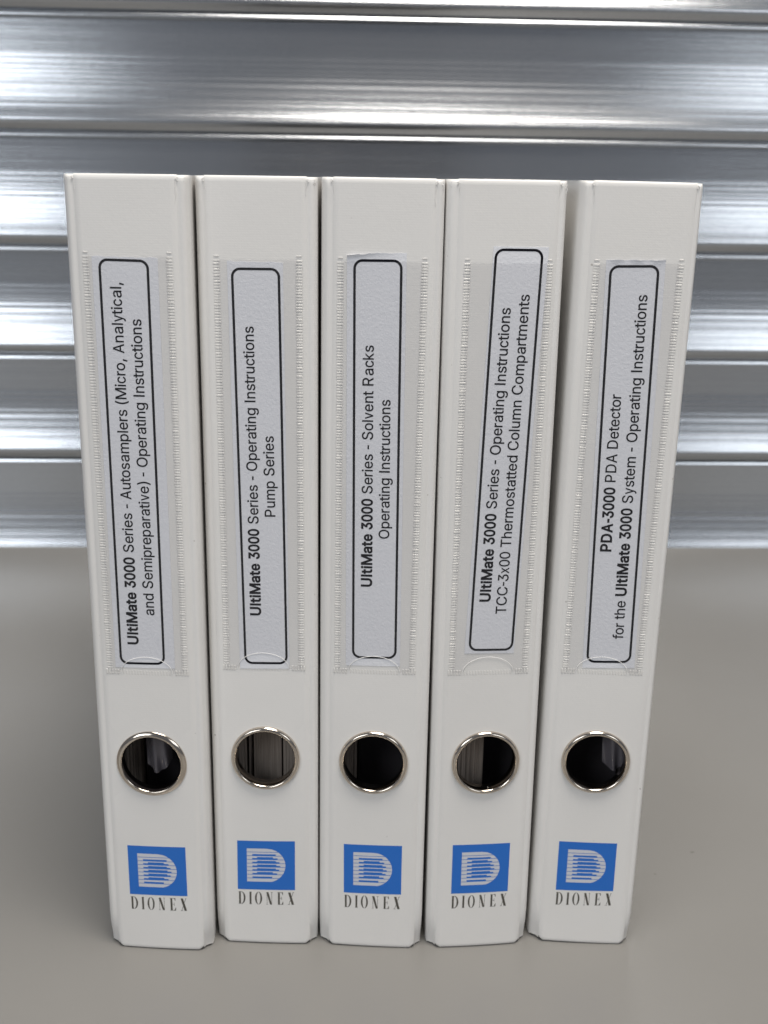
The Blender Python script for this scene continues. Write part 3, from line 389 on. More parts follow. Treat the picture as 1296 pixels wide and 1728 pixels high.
def spine_panel(parent, seed):
    rnd = random.Random(seed); top = 315
    xs = [-HW, -17.6, -16.5, -15.9, -12, -8, -4, 0, 4, 8, 12, 15.9, 16.5, 17.6, HW]
    V = []; F = []
    def addv(x, y, z): V.append((x, y, z)); return len(V)-1
    def py(x, z):
        e = max(0, (abs(x)-16.2)/(HW-16.2)); b = bow(x)
        b += (.5 + .6*max(0, 1-z/8))*e*e
        if z < 6: b += .10*(6-z)/6*0
        return b
    rows = [0, .25, .8, 1.6, 4, 9, 20, 45, 71]
    rows2 = [103, 125, 160, 200, 240, 280, 300, 309, 313, 314.3, 314.8, 315]
    def zz(x, z):
        # rounded lower corners
        if z < 2.2:
            e = max(0, (abs(x)-15.6)/(HW-15.6)); return z+1.5*e*e*(1-z/2.2)
        return z
    def yy(x, z):
        y = py(x, z)
        if z <= .8: y += .55*(1-z/.8)**2
        if z >= 314.3: y += .6*((z-314.3)/.7)**2
        return y
    def rowsmesh(rs):
        idx = [[addv(x, yy(x, z), zz(x, z)) for x in xs] for z in rs]
        for j in range(len(rs)-1):
            for i in range(len(xs)-1): F.append((idx[j][i], idx[j][i+1], idx[j+1][i+1], idx[j+1][i]))
        return idx
    lo = rowsmesh(rows); hi = rowsmesh(rows2)
    # band with the hole
    sidez = [71, 75, 79, 83, 87, 91, 95, 99, 103]
    left = [lo[-1][0]]+[addv(-HW, yy(-HW, z), z) for z in sidez[1:-1]]+[hi[0][0]]
    right = [lo[-1][-1]]+[addv(HW, yy(HW, z), z) for z in sidez[1:-1]]+[hi[0][-1]]
    l2 = [lo[-1][2]]+[addv(-16.5, yy(-16.5, z), z) for z in sidez[1:-1]]+[hi[0][2]]
    r2 = [lo[-1][-3]]+[addv(16.5, yy(16.5, z), z) for z in sidez[1:-1]]+[hi[0][-3]]
    l1 = [lo[-1][1]]+[addv(-17.6, yy(-17.6, z), z) for z in sidez[1:-1]]+[hi[0][1]]
    r1 = [lo[-1][-2]]+[addv(17.6, yy(17.6, z), z) for z in sidez[1:-1]]+[hi[0][-2]]
    for j in range(8):
        F.append((left[j], l1[j], l1[j+1], left[j+1])); F.append((r1[j], right[j], right[j+1], r1[j+1]))
        F.append((l1[j], l2[j], l2[j+1], l1[j+1])); F.append((r2[j], r1[j], r1[j+1], r2[j+1]))
    loop = [lo[-1][i] for i in range(2, 13)] + r2[1:] + [hi[0][i] for i in range(11, 1, -1)] + l2[1:-1][::-1]
    n = len(loop)
    ang = [math.atan2(V[i][2]-ZR, V[i][0]) for i in loop]
    prev = loop
    for k, (rr) in enumerate((15.2, RH)):
        ring = [addv(rr*math.cos(a), bow(rr*math.cos(a)), ZR+rr*math.sin(a)) for a in ang]
        for i in range(n):
            j = (i+1) % n; F.append((prev[i], prev[j], ring[j], ring[i]))
        prev = ring
    back = [addv(RH*math.cos(a), 2.6, ZR+RH*math.sin(a)) for a in ang]
    for i in range(n):
        j = (i+1) % n; F.append((prev[i], prev[j], back[j], back[i]))
    nf = len(F)
    # inner face (dark lining), simple frame round the hole, closed rim all round
    def rim(seq, yb=2.6):
        b = [addv(V[i][0], yb, V[i][2]) for i in seq]
        for k in range(len(seq)-1): F.append((seq[k+1], seq[k], b[k], b[k+1]))
        return b
    bb = rim(lo[0]); tt = rim(hi[-1][::-1])
    lcol = [r[0] for r in lo]+left[1:-1]+[r[0] for r in hi]
    rcol = [r[-1] for r in lo]+right[1:-1]+[r[-1] for r in hi]
    rim(lcol[::-1]); rim(rcol)
    q = [addv(-HW, 2.6, 71), addv(HW, 2.6, 71), addv(HW, 2.6, 103), addv(-HW, 2.6, 103)]
    p = [addv(-HW, 2.6, 0), addv(HW, 2.6, 0), addv(HW, 2.6, 315), addv(-HW, 2.6, 315)]
    mi0 = len(F)
    F.append((q[0], q[1], p[1], p[0])); F.append((p[3], p[2], q[2], q[3]))
    outp = []; sd = []
    for a in ang:
        c, s = math.cos(a), math.sin(a); k = min(HW/max(1e-6, abs(c)), 16/max(1e-6, abs(s)))
        outp.append(addv(k*c, 2.6, ZR+k*s)); sd.append((1 if c > 0 else 3) if HW/max(1e-6, abs(c)) < 16/max(1e-6, abs(s)) else (2 if s > 0 else 0))
    for i in range(n):
        j = (i+1) % n; F.append((back[i], back[j], outp[j], outp[i]))
        if sd[i] != sd[j]:
            cx_ = HW if V[outp[i]][0] > 0 else -HW; F.append((outp[i], outp[j], q[(0 if cx_ < 0 else 1) if V[outp[i]][2] < ZR else (3 if cx_ < 0 else 2)]))
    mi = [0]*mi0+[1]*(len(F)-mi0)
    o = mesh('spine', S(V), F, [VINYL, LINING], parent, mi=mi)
    autosmooth(o, 40)
    return o
def cover(parent, side, yaw, wid, seed, flare):
    """one cover board with the hinge strip that wraps round to the spine"""
    rnd = random.Random(seed); sgn = side
    zs = [0, .4, 1.2, 2.5, 4.5, 7, 10, 15, 25, 45, 80, 130, 180, 230, 270, 295, 304, 308, 310.5, 312.5, 313.6, 314.3, 314.7]
    # outline samples: parameter -> offset (x outwards from HW, y back)
    base = [(-.03, .52), (.45, .62), (1.0, .50), (1.6, .45), (2.3, .68), (2.95, 1.25), (3.45, 2.1), (3.8, 3.2), (4.0, 4.8), (4.05, 8)]
    low  = [(-.03, 1.12), (.3, 2.0), (.8, 2.8), (1.45, 3.2), (2.1, 3.6), (2.75, 4.1), (3.15, 4.7), (3.45, 5.5), (3.65, 6.8), (3.75, 9)]
    ty = math.tan(yaw)
    V = []; F = []; cols = []
    th = 2.3
    nz = len(zs)
    wr = [rnd.uniform(-1, 1) for _ in range(200)]
    for j, z in enumerate(zs):
        b = max(0, 1-z/14); b = b*b*(3-2*b)
        t = max(0, (z-303)/12); row = []
        for k, (p, q) in enumerate(zip(base, low)):
            x = p[0]*(1-b)+q[0]*b; y = p[1]*(1-b)+q[1]*b
            x *= wid/4.05; x += flare*(z/315)*(k/9)
            # creased, folded-over film at the head
            wob = wr[(j*7+k*3) % 200]*.16*t if k not in (0, 9) else 0
            zz = z
            if z > 312: zz += .12*math.sin(k/9*math.pi*3)**2; y += (.9 if z > 314.5 else .3 if z > 314 else 0)
            if z < 2.5 and k < 6: zz += .6*(1-z/2.5)
            row.append((HW+x, y+wob, zz))
        xo = row[-1][0]
        for yb in (30, 90, 160, 230, 284, 285.6):
            row.append((xo-(.6 if yb > 285 else 0)+(yb-8)*.002, yb, z))
        cols.append(row)
    m = len(cols[0])
    def shear(x, y): return (sgn*x+ (y*ty if y > 4 else y*ty*max(0, y/4)), y)
    for row in cols:
        for (x, y, z) in row: X, Y = shear(x, y); V.append((X, Y, z))
    for row in cols:
        for k, (x, y, z) in enumerate(row):
            if k == m-1: xi, yi = x-1.2, 285.4
            elif k <= 3: xi, yi = min(x, HW+.1)+.1, 3.0
            elif k <= 8: xi, yi = x-th*(.5+.1*(k-3)), 4.0+k*.4
            else: xi, yi = x-th, y
            X, Y = shear(xi, yi); V.append((X, Y, z))
    N = nz*m
    for j in range(nz-1):
        for k in range(m-1):
            a = j*m+k; F.append((a, a+1, a+m+1, a+m)); F.append((N+a, N+a+m, N+a+m+1, N+a+1))
        a = j*m+m-1; F.append((a, N+a, N+a+m, a+m)); a = j*m; F.append((a, a+m, N+a+m, N+a))
    for k in range(m-1):
        F.append((k, N+k, N+k+1, k+1)); a = (nz-1)*m+k; F.append((a, a+1, N+a+1, N+a))
    me_mi = []
    o = mesh('cover', S(V), F, [VINYL, LINING], parent, recalc=True)
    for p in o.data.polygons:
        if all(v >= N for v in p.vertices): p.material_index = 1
    autosmooth(o, 50)
    return o
def corner_folds(parent, n):
    # tucked film ends at the head of the spine: small glossy creases
    rnd = random.Random(n*7)
    for s in (-1, 1):
        V = []; F = []
        for (x0, z0, ln, w, wv) in ((17.9, 313.6, rnd.uniform(4, 9), .16, .14), (19.5 if (n == 5 and s > 0) else 20.7 if s > 0 or n in (1, 4) else 20.0, 313.9, rnd.uniform(2, 4), .3, .2), (18.6, 314.2, 1.6, .34, .2)):
            b = len(V); m = 14; ph = rnd.uniform(0, 6)
            for k in range(m+1):
                t = k/m; x = x0+wv*math.sin(ph+t*9)*(.4+t); z = z0-ln*t; ww = w*math.sin(math.pi*min(1, t*.9+.1))**.5*rnd.uniform(.5, 1.1)
                y0 = .45 if x0 < 19 else 1.0
                for (dx, dy) in ((-ww, 0), (-ww*.5, -.22), (ww*.5, -.22), (ww, 0)): V.append((s*(x+dx), y0+dy, z))
            for k in range(m):
                for c in range(3): F.append((b+k*4+c, b+k*4+c+1, b+k*4+5+c, b+k*4+4+c))
        mesh('corner_fold', S(V), F, FOLD, parent, smooth=True, recalc=True)
def finger_ring(parent, cx, cz, s, brushed):
    prof = [(14.0, .05), (14.05, -.35), (13.85, -.85), (13.45, -1.35), (12.95, -1.62), (12.5, -1.55), (12.15, -1.15), (11.95, -.6), (11.85, .2), (11.85, 3.6), (12.3, 3.6)]
    if brushed: prof = [(14.3, .05), (14.3, -.25), (14.1, -.55), (13.3, -1.05), (12.6, -1.3), (12.25, -1.2), (12.0, -.8), (11.9, 0), (11.85, 3.6), (12.3, 3.6)]
    n = 96; V = []; F = []
    for i in range(n):
        a = 2*math.pi*i/n
        for r, y in prof:
            X = cx+r*s*math.cos(a); V.append((X, y+bow(X)*.6-.1, cz+r*s*math.sin(a)))
    m = len(prof)
    for i in range(n):
        for k in range(m-1):
            F.append((i*m+k, i*m+k+1, ((i+1) % n)*m+k+1, ((i+1) % n)*m+k))
    o = mesh('finger_ring', S(V), F, CHROME, parent, smooth=True, recalc=True)
    return o
def ridge(V, F, x, z, w, h, y, t=.16):
    """small raised weld bar"""
    b = len(V); iw, ih = w*.36, h*.34
    for (dx, dz, dy) in ((-w/2, -h/2, 0), (w/2, -h/2, 0), (w/2, h/2, 0), (-w/2, h/2, 0), (-iw, -ih, -t), (iw, -ih, -t), (iw, ih, -t), (-iw, ih, -t)):
        V.append((x+dx, y+bow(x+dx)+dy, z+dz))
    for f in ((4, 5, 6, 7), (0, 1, 5, 4), (1, 2, 6, 5), (2, 3, 7, 6), (3, 0, 4, 7)): F.append([b+i for i in f])
def pocket(parent, P, seed, hasfilmtop):
    rnd = random.Random(seed)
    (tlx, tlz), (trx, trz), (blx, blz), (brx, brz), (_, cl), (_, cr) = P
    f = quadmap(((tlx, tlz), (trx, trz), (blx, cl+2.0), (brx, cr+2.0)))
    W = trx-tlx
    # film with a half-moon thumb notch at the foot
    cxn = (blx+brx)/2-.2; rad = 10.2; hgt = 6.6
    N = 40; V = []; Fc = []
    nz = 60; z0 = (cl+cr)/2+.4
    for j in range(nz+1):
        for i in range(N+1):
            u = .055+.89*i/N; v = j/nz
            x0, zt = f(u, 1); x1, zb = f(u, 0)
            q = 1-((x1-cxn)/rad)**2
            zb2 = zb-1.2 if q <= 0 else zb-1.2+hgt*math.sqrt(q)
            x = x1+(x0-x1)*v; z = zb2+(zt-zb2)*v
            V.append((x, z))
    for j in range(nz):
        for i in range(N):
            a = j*(N+1)+i; Fc.append((a, a+1, a+N+2, a+N+1))
    fo = draped('pocket_film', V, Fc, -.34, FILM, parent)
    for p in fo.data.polygons: p.use_smooth = False
    # raised rim of the notch, its near-white colour standing in for the cut edge's glint
    RV = []; RF = []
    pts = []
    for i in range(49):
        a = math.pi*i/48; pts.append((cxn-rad*math.cos(a), (cl+cr)/2+.8+hgt*math.sin(a)))
    for i, (x, z) in enumerate(pts):
        a = math.pi*i/48; nx, nz_ = -math.cos(a), math.sin(a)
        for (o, h) in ((-.13, -.30), (-.09, -.44), (.09, -.44), (.13, -.30)): RV.append((x+nx*o, h+bow(x), z+nz_*o))
    for i in range(48):
        for k in range(3): RF.append((i*4+k, i*4+k+1, (i+1)*4+k+1, (i+1)*4+k))
    mesh('notch_rim_glint', S(RV), RF, RIM, fo, recalc=True)
    # knurled weld seams
    for side in (0, 1):
        SV = []; SF = []; n = int((tlz-cl-2)/1.04)
        for i in range(n):
            v = (i+.5)/n; u = .047 if side == 0 else .953
            x, z = f(u, v); w = 2.5*rnd.uniform(.93, 1.03); x += rnd.uniform(-.05, .05)
            ridge(SV, SF, x, z+rnd.uniform(-.05, .05), w, .80*rnd.uniform(.75, 1.1), -.10, .10*rnd.uniform(.4, 1.3))
        x0, zt = f(.047 if side == 0 else .953, 1)
        ridge(SV, SF, x0, zt+1.2, 1.9, .5, -.1, .12)
        tag(mesh('weld_seam', S(SV), SF, SEAM, fo), kind='stuff')
    SV = []; SF = []
    for side in (0, 1):
        for i in range(5):
            x = (blx+.4+i*1.12) if side == 0 else (brx-.4-i*1.12)
            ridge(SV, SF, x, (cl if side == 0 else cr)+.9, .72, 2.3, -.10, .13*rnd.uniform(.7, 1.2))
    for i in range(17):
        x = cxn-9.2+i*1.15; ridge(SV, SF, x, (cl+cr)/2+.7, .6, 1.9, -.02, .06)
    tag(mesh('weld_seam', S(SV), SF, SEAM, fo), kind='stuff')
def label_insert(parent, paper, border, t1, t2, runs1, runs2, seed, curl):
    rnd = random.Random(seed)
    f = quadmap(paper); nx, nz = 16, 48
    wob = [rnd.uniform(-1, 1) for _ in range(64)]
    V = []; F = []
    top = []
    V2, F = grid(0, 1, 0, 1, nx, nz)
    V = []
    for (u, v) in V2:
        k_ = round(v*nz); v = k_/(nz-5)*.9875 if k_ <= nz-5 else .9875+.0125*(k_-nz+5)/5
        x, z = f(u, v)
        if v > .999: z += .18*wob[int(u*20)] if curl != 4 else 0
        y = -.16+bow(x)
        if curl in (3, 5) and v > .9876:
            e = (v-.9875)/.0125
            y -= {3: .75*(1-u)**1.5, 5: .45*abs(math.sin(u*9)), 4: .5}.get(curl, .1)*e*e
            if curl == 3 and v > .99: z -= .7*max(0, 1-u*2.2)*e
        V.append((x, y, z))
    n = len(V); FF = list(F); ec = {}
    for q in F:
        for i in range(4): ec[(q[i], q[(i+1) % 4])] = 1
    V += [(x, y+.10, z) for x, y, z in V]; FF += [tuple(i+n for i in reversed(q)) for q in F]
    for (a, b) in ec:
        if (b, a) not in ec: FF.append((b, a, a+n, b+n))
    po = mesh('paper_label', S(V), FF, PAPER, parent, recalc=True)
    autosmooth(po, 40)
    # printed frame
    g = quadmap(border)
    W = math.dist(border[0], border[1]); H = math.dist(border[0], border[2]); r = 3.3; lw = .92
    def rr(ins):
        rad = r-ins; P = []
        for cx, cz, a0 in ((W-r, H-r, 0), (r, H-r, 90), (r, r, 180), (W-r, r, 270)):
            for k in range(9):
                a = R(a0+k*90/8); P.append((cx+rad*math.cos(a), cz+rad*math.sin(a)))
        return P
    A, B = rr(0), rr(lw)
    # subdivide the long straights so that the line follows the bowed board
    VV = []; BF = []
    allp = [[], []]
    for s, P in enumerate((A, B)):
        for i in range(len(P)):
            a, b = P[i], P[(i+1) % len(P)]; k = 1 if math.dist(A[i], A[(i+1) % len(P)]) < 4 else 8
            for j in range(k): allp[s].append((a[0]+(b[0]-a[0])*j/k, a[1]+(b[1]-a[1])*j/k))
    n = len(allp[0])
    for P in allp:
        for (x, z) in P: VV.append(g(x/W, z/H))
    for i in range(n):
        j = (i+1) % n; BF.append((i, j, n+j, n+i))
    def lift(x, z):
        return -.20
    draped('printed_frame', VV, BF, -.205, INK, po)
    for (a, b), runs in ((t1, runs1), (t2, runs2)):
        if not runs: continue
        tv, tf = text_line(runs)
        L = math.dist(a, b); d = ((b[0]-a[0])/L, (b[1]-a[1])/L); nrm = (-d[1], d[0])
        P = [(a[0]+d[0]*v[0]*L+nrm[0]*v[1]*L, a[1]+d[1]*v[0]*L+nrm[1]*v[1]*L) for v in tv]
        draped('lettering', P, tf, -.205, INK, po)
def crescent(x0, x1, z0, z1, w, lw=None, sidex=0):
    """half-bowl: outer half ellipse from x0, inner half ellipse"""
    cz = (z0+z1)/2; A = []; B = []
    for k in range(17):
        a = R(90-180*k/16)
        A.append((x0+(x1-x0)*math.cos(a), cz+(z1-z0)/2*math.sin(a)))
        B.append((x0+(x1-x0-w)*math.cos(a), cz+((z1-z0)/2-.16)*math.sin(a)))
    return A, B
def logo(parent, L, seed):
    f0 = quadmap(L); TLx = L[0][0]
    W, H = 24.2, 23.2
    f = lambda x, z: f0(x/W, 1+z/H)      # z negative downwards from the square's top
    V, F = grid(0, 1, 0, 1, 8, 4)
    sq = draped('logo_square', [f0(u, v) for u, v in V], F, -.035, BLUE, parent)
    # striped letter
    V = []; F = []
    def edge(z):
        q = max(0, 1-((z+11.6)/8.0)**2); return 12.3+7.9*math.sqrt(q)
    def bar(xa, xb, za, zb, clip=True):
        b = len(V); n = 5
        for k in range(n+1):
            z = za+(zb-za)*k/n
            x1 = min(xb, edge(z)) if clip else xb
            V.append(f(xa, z)); V.append(f(max(x1, xa+.1), z))
        for k in range(n): F.append((b+2*k, b+2*k+1, b+2*k+3, b+2*k+2))
    top = -3.6; per = 1.775
    steps = {2: (15.0, 16.9), 3: (16.2, 17.7), 4: (16.4, 18.0), 5: (16.2, 17.6), 6: (14.9, 16.7)}
    for k in range(9):
        z1 = top-per*k; z0 = z1-(per-.24)
        if k in (0, 8): bar(4, 40, z0, z1); continue
        mid = z1-(z1-z0)*.55
        if k in (1, 7):
            bar(4, 40, mid, z1); bar(4, 6.3, z0, mid, False)
            bar(16.2 if k == 1 else 14.6, 40, z0, mid)
            continue
        t = z1-.42; md = z1-.95; s1, s2 = steps[k]
        bar(4, 40, t, z1)
        bar(4, 8.3, md, t, False); bar(4, 6.3, z0, md, False)
        bar(s1, 40, md, t); bar(s2, 40, z0, md)
    draped('logo_stripes', V, F, -.055, LOGOWHITE, sq)
    # condensed serif word
    V = []; F = []
    def rect(xa, xb, za, zb, sk=0):
        b = len(V); V.extend([f(xa+sk*0, za), f(xb, za), f(xb, zb), f(xa, zb)]); F.append((b, b+1, b+2, b+3))
    def quad(p):
        b = len(V); V.extend([f(*q) for q in p]); F.append((b, b+1, b+2, b+3))
    def arc(A, B):
        b = len(V); n = len(A)
        V.extend([f(*q) for q in A]); V.extend([f(*q) for q in B])
        for k in range(n-1): F.append((b+k, b+k+1, b+n+k+1, b+n+k))
    t, bz = -24.35, -30.3; th = .17; st = .78
    # D
    x = .25; rect(x+.22, x+.22+st, bz, t); rect(x, x+1.6, t-th, t); rect(x, x+1.6, bz, bz+th)
    A, B = crescent(x+1.2, x+2.95, bz, t, .72); arc(A, B)
    # I
    x = 4.75; rect(x+.2, x+.2+st, bz, t); rect(x, x+1.2, t-th*.8, t); rect(x, x+1.2, bz, bz+th*.8)
    # O
    x = 7.25; cx = x+1.5
    for s in (1, -1):
        A, B = [], []
        for k in range(17):
            a = R(90-180*k/16); A.append((cx+s*1.5*math.cos(a), (t+bz)/2+(t-bz)/2*1.03*math.sin(a))); B.append((cx+s*.78*math.cos(a), (t+bz)/2+((t-bz)/2*1.03-.14)*math.sin(a)))
        arc(A, B)
    # N
    x = 12.0; rect(x+.28, x+.43, bz, t); rect(x+2.25, x+2.40, bz, t); rect(x, x+.75, bz, bz+th*.8); rect(x+1.9, x+2.75, t-th*.8, t)
    quad(((x+1.62, bz), (x+2.4, bz), (x+.95, t), (x+.05, t)))
    # E
    x = 16.75; rect(x+.22, x+.22+st, bz, t); rect(x, x+2.3, t-th, t); rect(x, x+2.4, bz, bz+th)
    rect(x+1, x+1.75, (t+bz)/2, (t+bz)/2+th); rect(x+1.68, x+1.82, (t+bz)/2-.7, (t+bz)/2+.85)
    quad(((x+2.18, t-1.3), (x+2.3, t-1.3), (x+2.3, t), (x+1.75, t))); quad(((x+1.7, bz), (x+2.4, bz), (x+2.45, bz+1.4), (x+2.3, bz+1.4)))
    # X
    x = 21.1; quad(((x+1.65, bz), (x+2.65, bz), (x+1.15, t), (x+.15, t))); quad(((x+.35, bz), (x+.52, bz), (x+2.38, t), (x+2.2, t)))
    rect(x, x+1.0, bz, bz+th*.8); rect(x+1.9, x+2.7, t-th*.8, t)
    # split overlaps apart in depth by a hair so that no two faces share a plane
    o = draped('logo_lettering', V, F, -.03, GREYINK, sq)
    for k, p in enumerate(o.data.polygons):
        for vi in p.vertices: o.data.vertices[vi].co.y -= (k % 7)*.0000012
def insides(parent, kind, yaw, W):
    ty = math.tan(yaw)
    def blk(name, x0, x1, y0, y1, z0, z1, m, jag=0, seed=1):
        rnd = random.Random(seed); V = []; F = []; n = max(2, int((x1-x0)/.5)) if jag else 1
        for k in range(n+1):
            x = x0+(x1-x0)*k/n; j = rnd.uniform(0, jag)
            for (y, z) in ((y0+j, z0), (y0+j, z1), (y1, z1), (y1, z0)): V.append((x+y*ty, y, z))
        for k in range(n):
            a = k*4
            for i in range(4): F.append((a+i, a+(i+1) % 4, a+4+(i+1) % 4, a+4+i))
        F += [(0, 1, 2, 3), (n*4+3, n*4+2, n*4+1, n*4)]
        return mesh(name, S(V), F, m, parent, recalc=True)
    w = W
    if kind == 1:
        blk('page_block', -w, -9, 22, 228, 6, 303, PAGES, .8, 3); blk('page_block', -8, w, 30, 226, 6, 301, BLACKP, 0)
    elif kind == 2:
        blk('page_block', -w, -8.6, 16, 228, 6, 303, PAGES, .5, 5); blk('page_block', -7.6, -6.3, 17, 226, 6, 301, PAGES, .3)
        blk('page_block', -5.4, 6.2, 15, 229, 6, 303, PAGES, .2, 8); blk('page_block', 7.0, w, 14, 224, 6, 300, PAGES, .3, 9)
    elif kind == 3:
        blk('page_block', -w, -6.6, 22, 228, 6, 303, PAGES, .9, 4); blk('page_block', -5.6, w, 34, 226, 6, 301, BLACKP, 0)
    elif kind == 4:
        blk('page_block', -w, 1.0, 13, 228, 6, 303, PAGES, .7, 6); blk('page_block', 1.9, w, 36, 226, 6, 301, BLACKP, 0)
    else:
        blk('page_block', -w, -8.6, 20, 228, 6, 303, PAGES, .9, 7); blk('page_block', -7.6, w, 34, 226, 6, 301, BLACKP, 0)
    if kind in (1, 5):
        # loose end of a clear sheet protector, curved and crumpled at its foot
        cx = 1.2 if kind == 1 else 10.5; V = []; F = []; nu, nv = 30, 34
        for j in range(nv+1):
            for i in range(nu+1):
                u, v = i/nu*2-1, j/nv
                z = 78.5+v*36+2.2*u*u*(1-v)*1.5+(1-v)*u*1.2
                x = cx+5.2*u*(1-.1*v)+1.5*v*(-1)
                y = 8.5+3.5*u*u+v*1.5+1.1*math.sin(7*u+2*v)*(1-v)**3
                V.append((x+y*ty, y, z))
        for j in range(nv):
            for i in range(nu): a = j*(nu+1)+i; F.append((a, a+1, a+nu+2, a+nu+1))
        n = len(V); V += [(x, y+.25, z) for x, y, z in V]; F += [tuple(q+n for q in reversed(fc)) for fc in list(F)]
        mesh('plastic_sleeve', S(V), F, SLEEVE, parent, smooth=True)
    if kind == 2:
        V = []; F = []
        for s, (dx, zz0) in enumerate(((0, 102.5), (0, 99.8))):
            b = len(V)
            for k in range(17):
                q = k/16; x = -5+q*17; z = zz0-5.2*q**1.6
                for (o, yy) in ((-.12, 12), (.12, 11.85), (.12, 12.3)): V.append((x, yy, z+o))
            for k in range(16):
                for c in range(3): F.append((b+k*3+c, b+k*3+(c+1) % 3, b+(k+1)*3+(c+1) % 3, b+(k+1)*3+c))
        mesh('plastic_sleeve', S(V), F, SLEEVE, parent, smooth=True)
t = NT('clear_sleeve_plastic'); t.set(Base_Color=(.16, .15, .17, 1), Roughness=.16); t.b.inputs['Alpha'].default_value = .75; SLEEVE = t.m

FOLD = m_plain('folded_film', (.80, .79, .77, 1), .10, spec=.9)
def binder(spec):
    root = bpy.data.objects.new('ring_binder', None); col.objects.link(root)
    px, py = spec['pos']; root.location = (px*.001, py*.001, 0.0003)
    root.rotation_euler = (0, R(spec['lean']), R(spec['yaw']))
    tag(root, spec['label'], 'ring binder', 'white ring binders standing in a row')
    spine_panel(root, spec['n'])
    for s in (-1, 1): cover(root, s, R(spec['yaw']), spec['w'][0 if s < 0 else 1], spec['n']*10+s, spec['fl'][0 if s < 0 else 1])
    corner_folds(root, spec['n'])
    logo(root, spec['logo'], spec['n'])
    finger_ring(root, spec['ring'][0], spec['ring'][1], 1.0, spec['n'] == 1)
    label_insert(root, spec['paper'], spec['border'], spec['t1'], spec['t2'], spec['r1'], spec['r2'], spec['n'], spec.get('curl', 0))
    pocket(root, spec['pocket'], spec['n'], True)
    insides(root, spec['n'], R(spec['yaw']), 17.5)
    return root
Bd = True; U = ('UltiMate 3000', True)
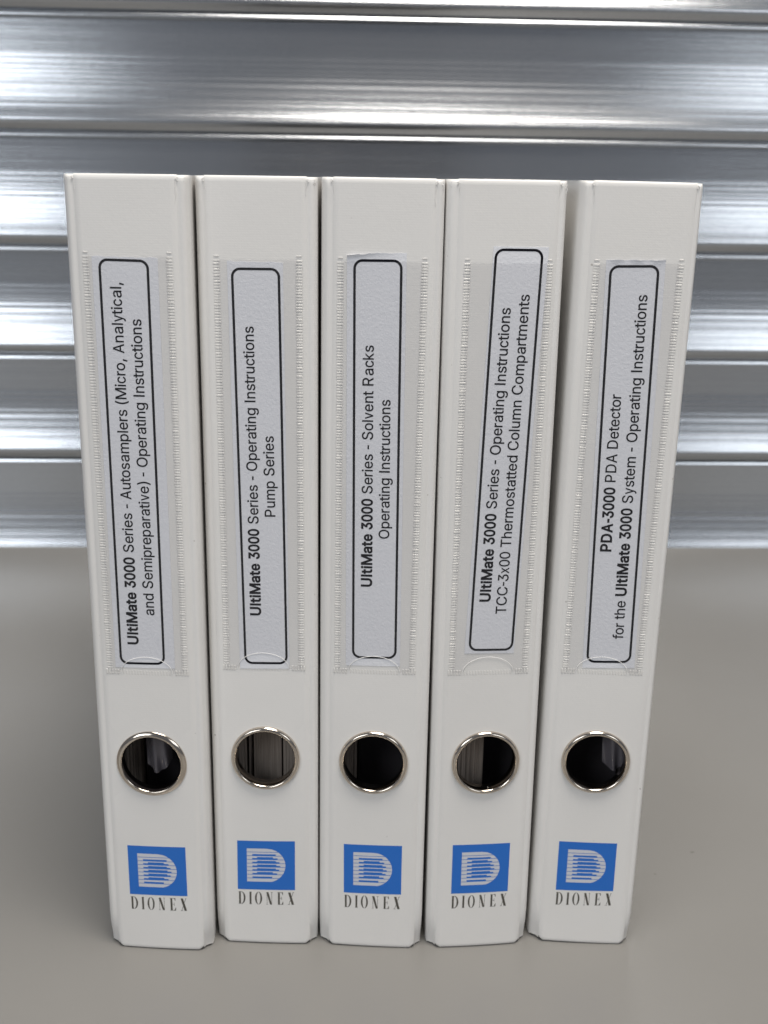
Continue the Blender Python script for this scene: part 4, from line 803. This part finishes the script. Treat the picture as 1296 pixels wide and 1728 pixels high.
SPECS = [
 dict(n=1, pos=(-74.7, -3.5), yaw=-5.72, lean=-.16, w=(4.0, 4.1), fl=(.2, .5),
  pocket=[(-16.8, 287.0), (16.6, 287.1), (-16.5, 128.3), (16.4, 129.0), (-16.6, 125.9), (16.4, 126.1)],
  paper=[(-12.9, 286.8), (10.9, 286.5), (-12.6, 128.7), (11.0, 128.9)], border=[(-10.6, 286.1), (7.7, 285.8), (-10.8, 130.1), (7.2, 130.4)],
  t1=[(-3.1, 138.6), (-2.7, 277.7)], t2=[(3.8, 151.0), (4.0, 264.8)], logo=[(-12.1, 49.1), (12.1, 49.3), (-12.1, 26.0), (12.2, 26.2)], ring=(-.2, 87.0),
  r1=[U, (' Series - Autosamplers (Micro, Analytical,', False)], r2=[('and Semipreparative) - Operating Instructions', False)],
  label='leftmost white ring binder, spine label about autosamplers, plastic glinting inside its finger ring'),
 dict(n=2, pos=(-30.1, -.5), yaw=-3.97, lean=-.02, w=(3.5, 3.6), fl=(.2, .5),
  pocket=[(-15.9, 286.0), (17.0, 286.3), (-15.9, 128.6), (16.9, 129.1), (-16.0, 126.4), (16.9, 126.7)],
  paper=[(-10.5, 285.4), (9.7, 285.2), (-9.0, 127.0), (10.7, 127.4)], border=[(-9.2, 283.2), (8.6, 283.3), (-7.2, 129.0), (10.0, 129.3)],
  t1=[(-.4, 149.7), (-1.3, 262.2)], t2=[(5.8, 190.1), (5.5, 221.5)], logo=[(-11.9, 49.3), (12.2, 49.7), (-12.1, 26.1), (12.1, 26.4)], ring=(.5, 87.8),
  r1=[U, (' Series - Operating Instructions', False)], r2=[('Pump Series', False)],
  label='white ring binder with the Pump Series spine label, brown-grey page edges filling its finger ring'),
 dict(n=3, pos=(14.1, -3.6), yaw=-5.09, lean=.25, w=(4.1, 3.5), fl=(.1, 0), curl=3,
  pocket=[(-16.9, 285.9), (16.5, 286.3), (-16.8, 128.4), (15.8, 128.9), (-16.8, 126.1), (15.9, 126.6)],
  paper=[(-13.0, 288.9), (8.4, 289.2), (-11.9, 129.4), (9.5, 129.8)], border=[(-10.7, 286.8), (7.0, 287.0), (-9.5, 132.6), (8.1, 132.9)],
  t1=[(-2.2, 162.7), (-2.9, 256.1)], t2=[(4.2, 182.4), (3.6, 236.2)], logo=[(-12.0, 49.0), (12.2, 49.3), (-11.8, 25.9), (12.3, 26.1)], ring=(-.3, 87.2),
  r1=[U, (' Series - Solvent Racks', False)], r2=[('Operating Instructions', False)],
  label='middle white ring binder, Solvent Racks label with its paper folded over at top left'),
 dict(n=4, pos=(59.5, -3.9), yaw=4.19, lean=.07, w=(4.1, 3.3), fl=(.5, -.2), curl=4,
  pocket=[(-16.0, 286.1), (17.3, 286.1), (-16.7, 129.0), (15.8, 128.6), (-16.6, 126.2), (15.9, 126.1)],
  paper=[(-5.2, 292.0), (15.1, 291.8), (-10.3, 135.2), (9.5, 134.9)], border=[(-4.7, 291.3), (13.2, 291.2), (-8.8, 136.3), (9.1, 136.0)],
  t1=[(-1.0, 156.8), (2.0, 270.2)], t2=[(5.5, 151.6), (8.8, 275.0)], logo=[(-12.1, 49.5), (12.1, 49.3), (-12.1, 26.3), (12.1, 26.2)], ring=(.2, 87.1),
  r1=[U, (' Series - Operating Instructions', False)], r2=[('TCC-3x00 Thermostatted Column Compartments', False)],
  label='white ring binder with the Thermostatted Column Compartments label sitting high and tilted in its pocket'),
 dict(n=5, pos=(104.4, -2.6), yaw=-4.61, lean=.74, w=(4.0, 3.0), fl=(.7, -.4), curl=5,
  pocket=[(-16.9, 286.0), (16.5, 287.0), (-17.0, 127.6), (15.3, 128.3), (-17.0, 125.3), (15.5, 125.8)],
  paper=[(-12.0, 287.4), (9.3, 288.0), (-8.8, 127.9), (11.8, 128.6)], border=[(-10.7, 285.6), (7.3, 286.2), (-7.5, 130.2), (10.2, 130.8)],
  t1=[(-1.5, 177.0), (-2.6, 238.6)], t2=[(6.2, 140.9), (3.8, 275.4)], logo=[(-12.5, 48.9), (11.6, 49.1), (-12.4, 25.5), (11.8, 26.2)], ring=(-.3, 86.5),
  r1=[('PDA-3000', True), (' PDA Detector', False)], r2=[('for the ', False), U, (' System - Operating Instructions', False)],
  label='rightmost white ring binder, labelled for the PDA detector, leaning slightly away from its neighbour'),
]
for s_ in SPECS: binder(s_)
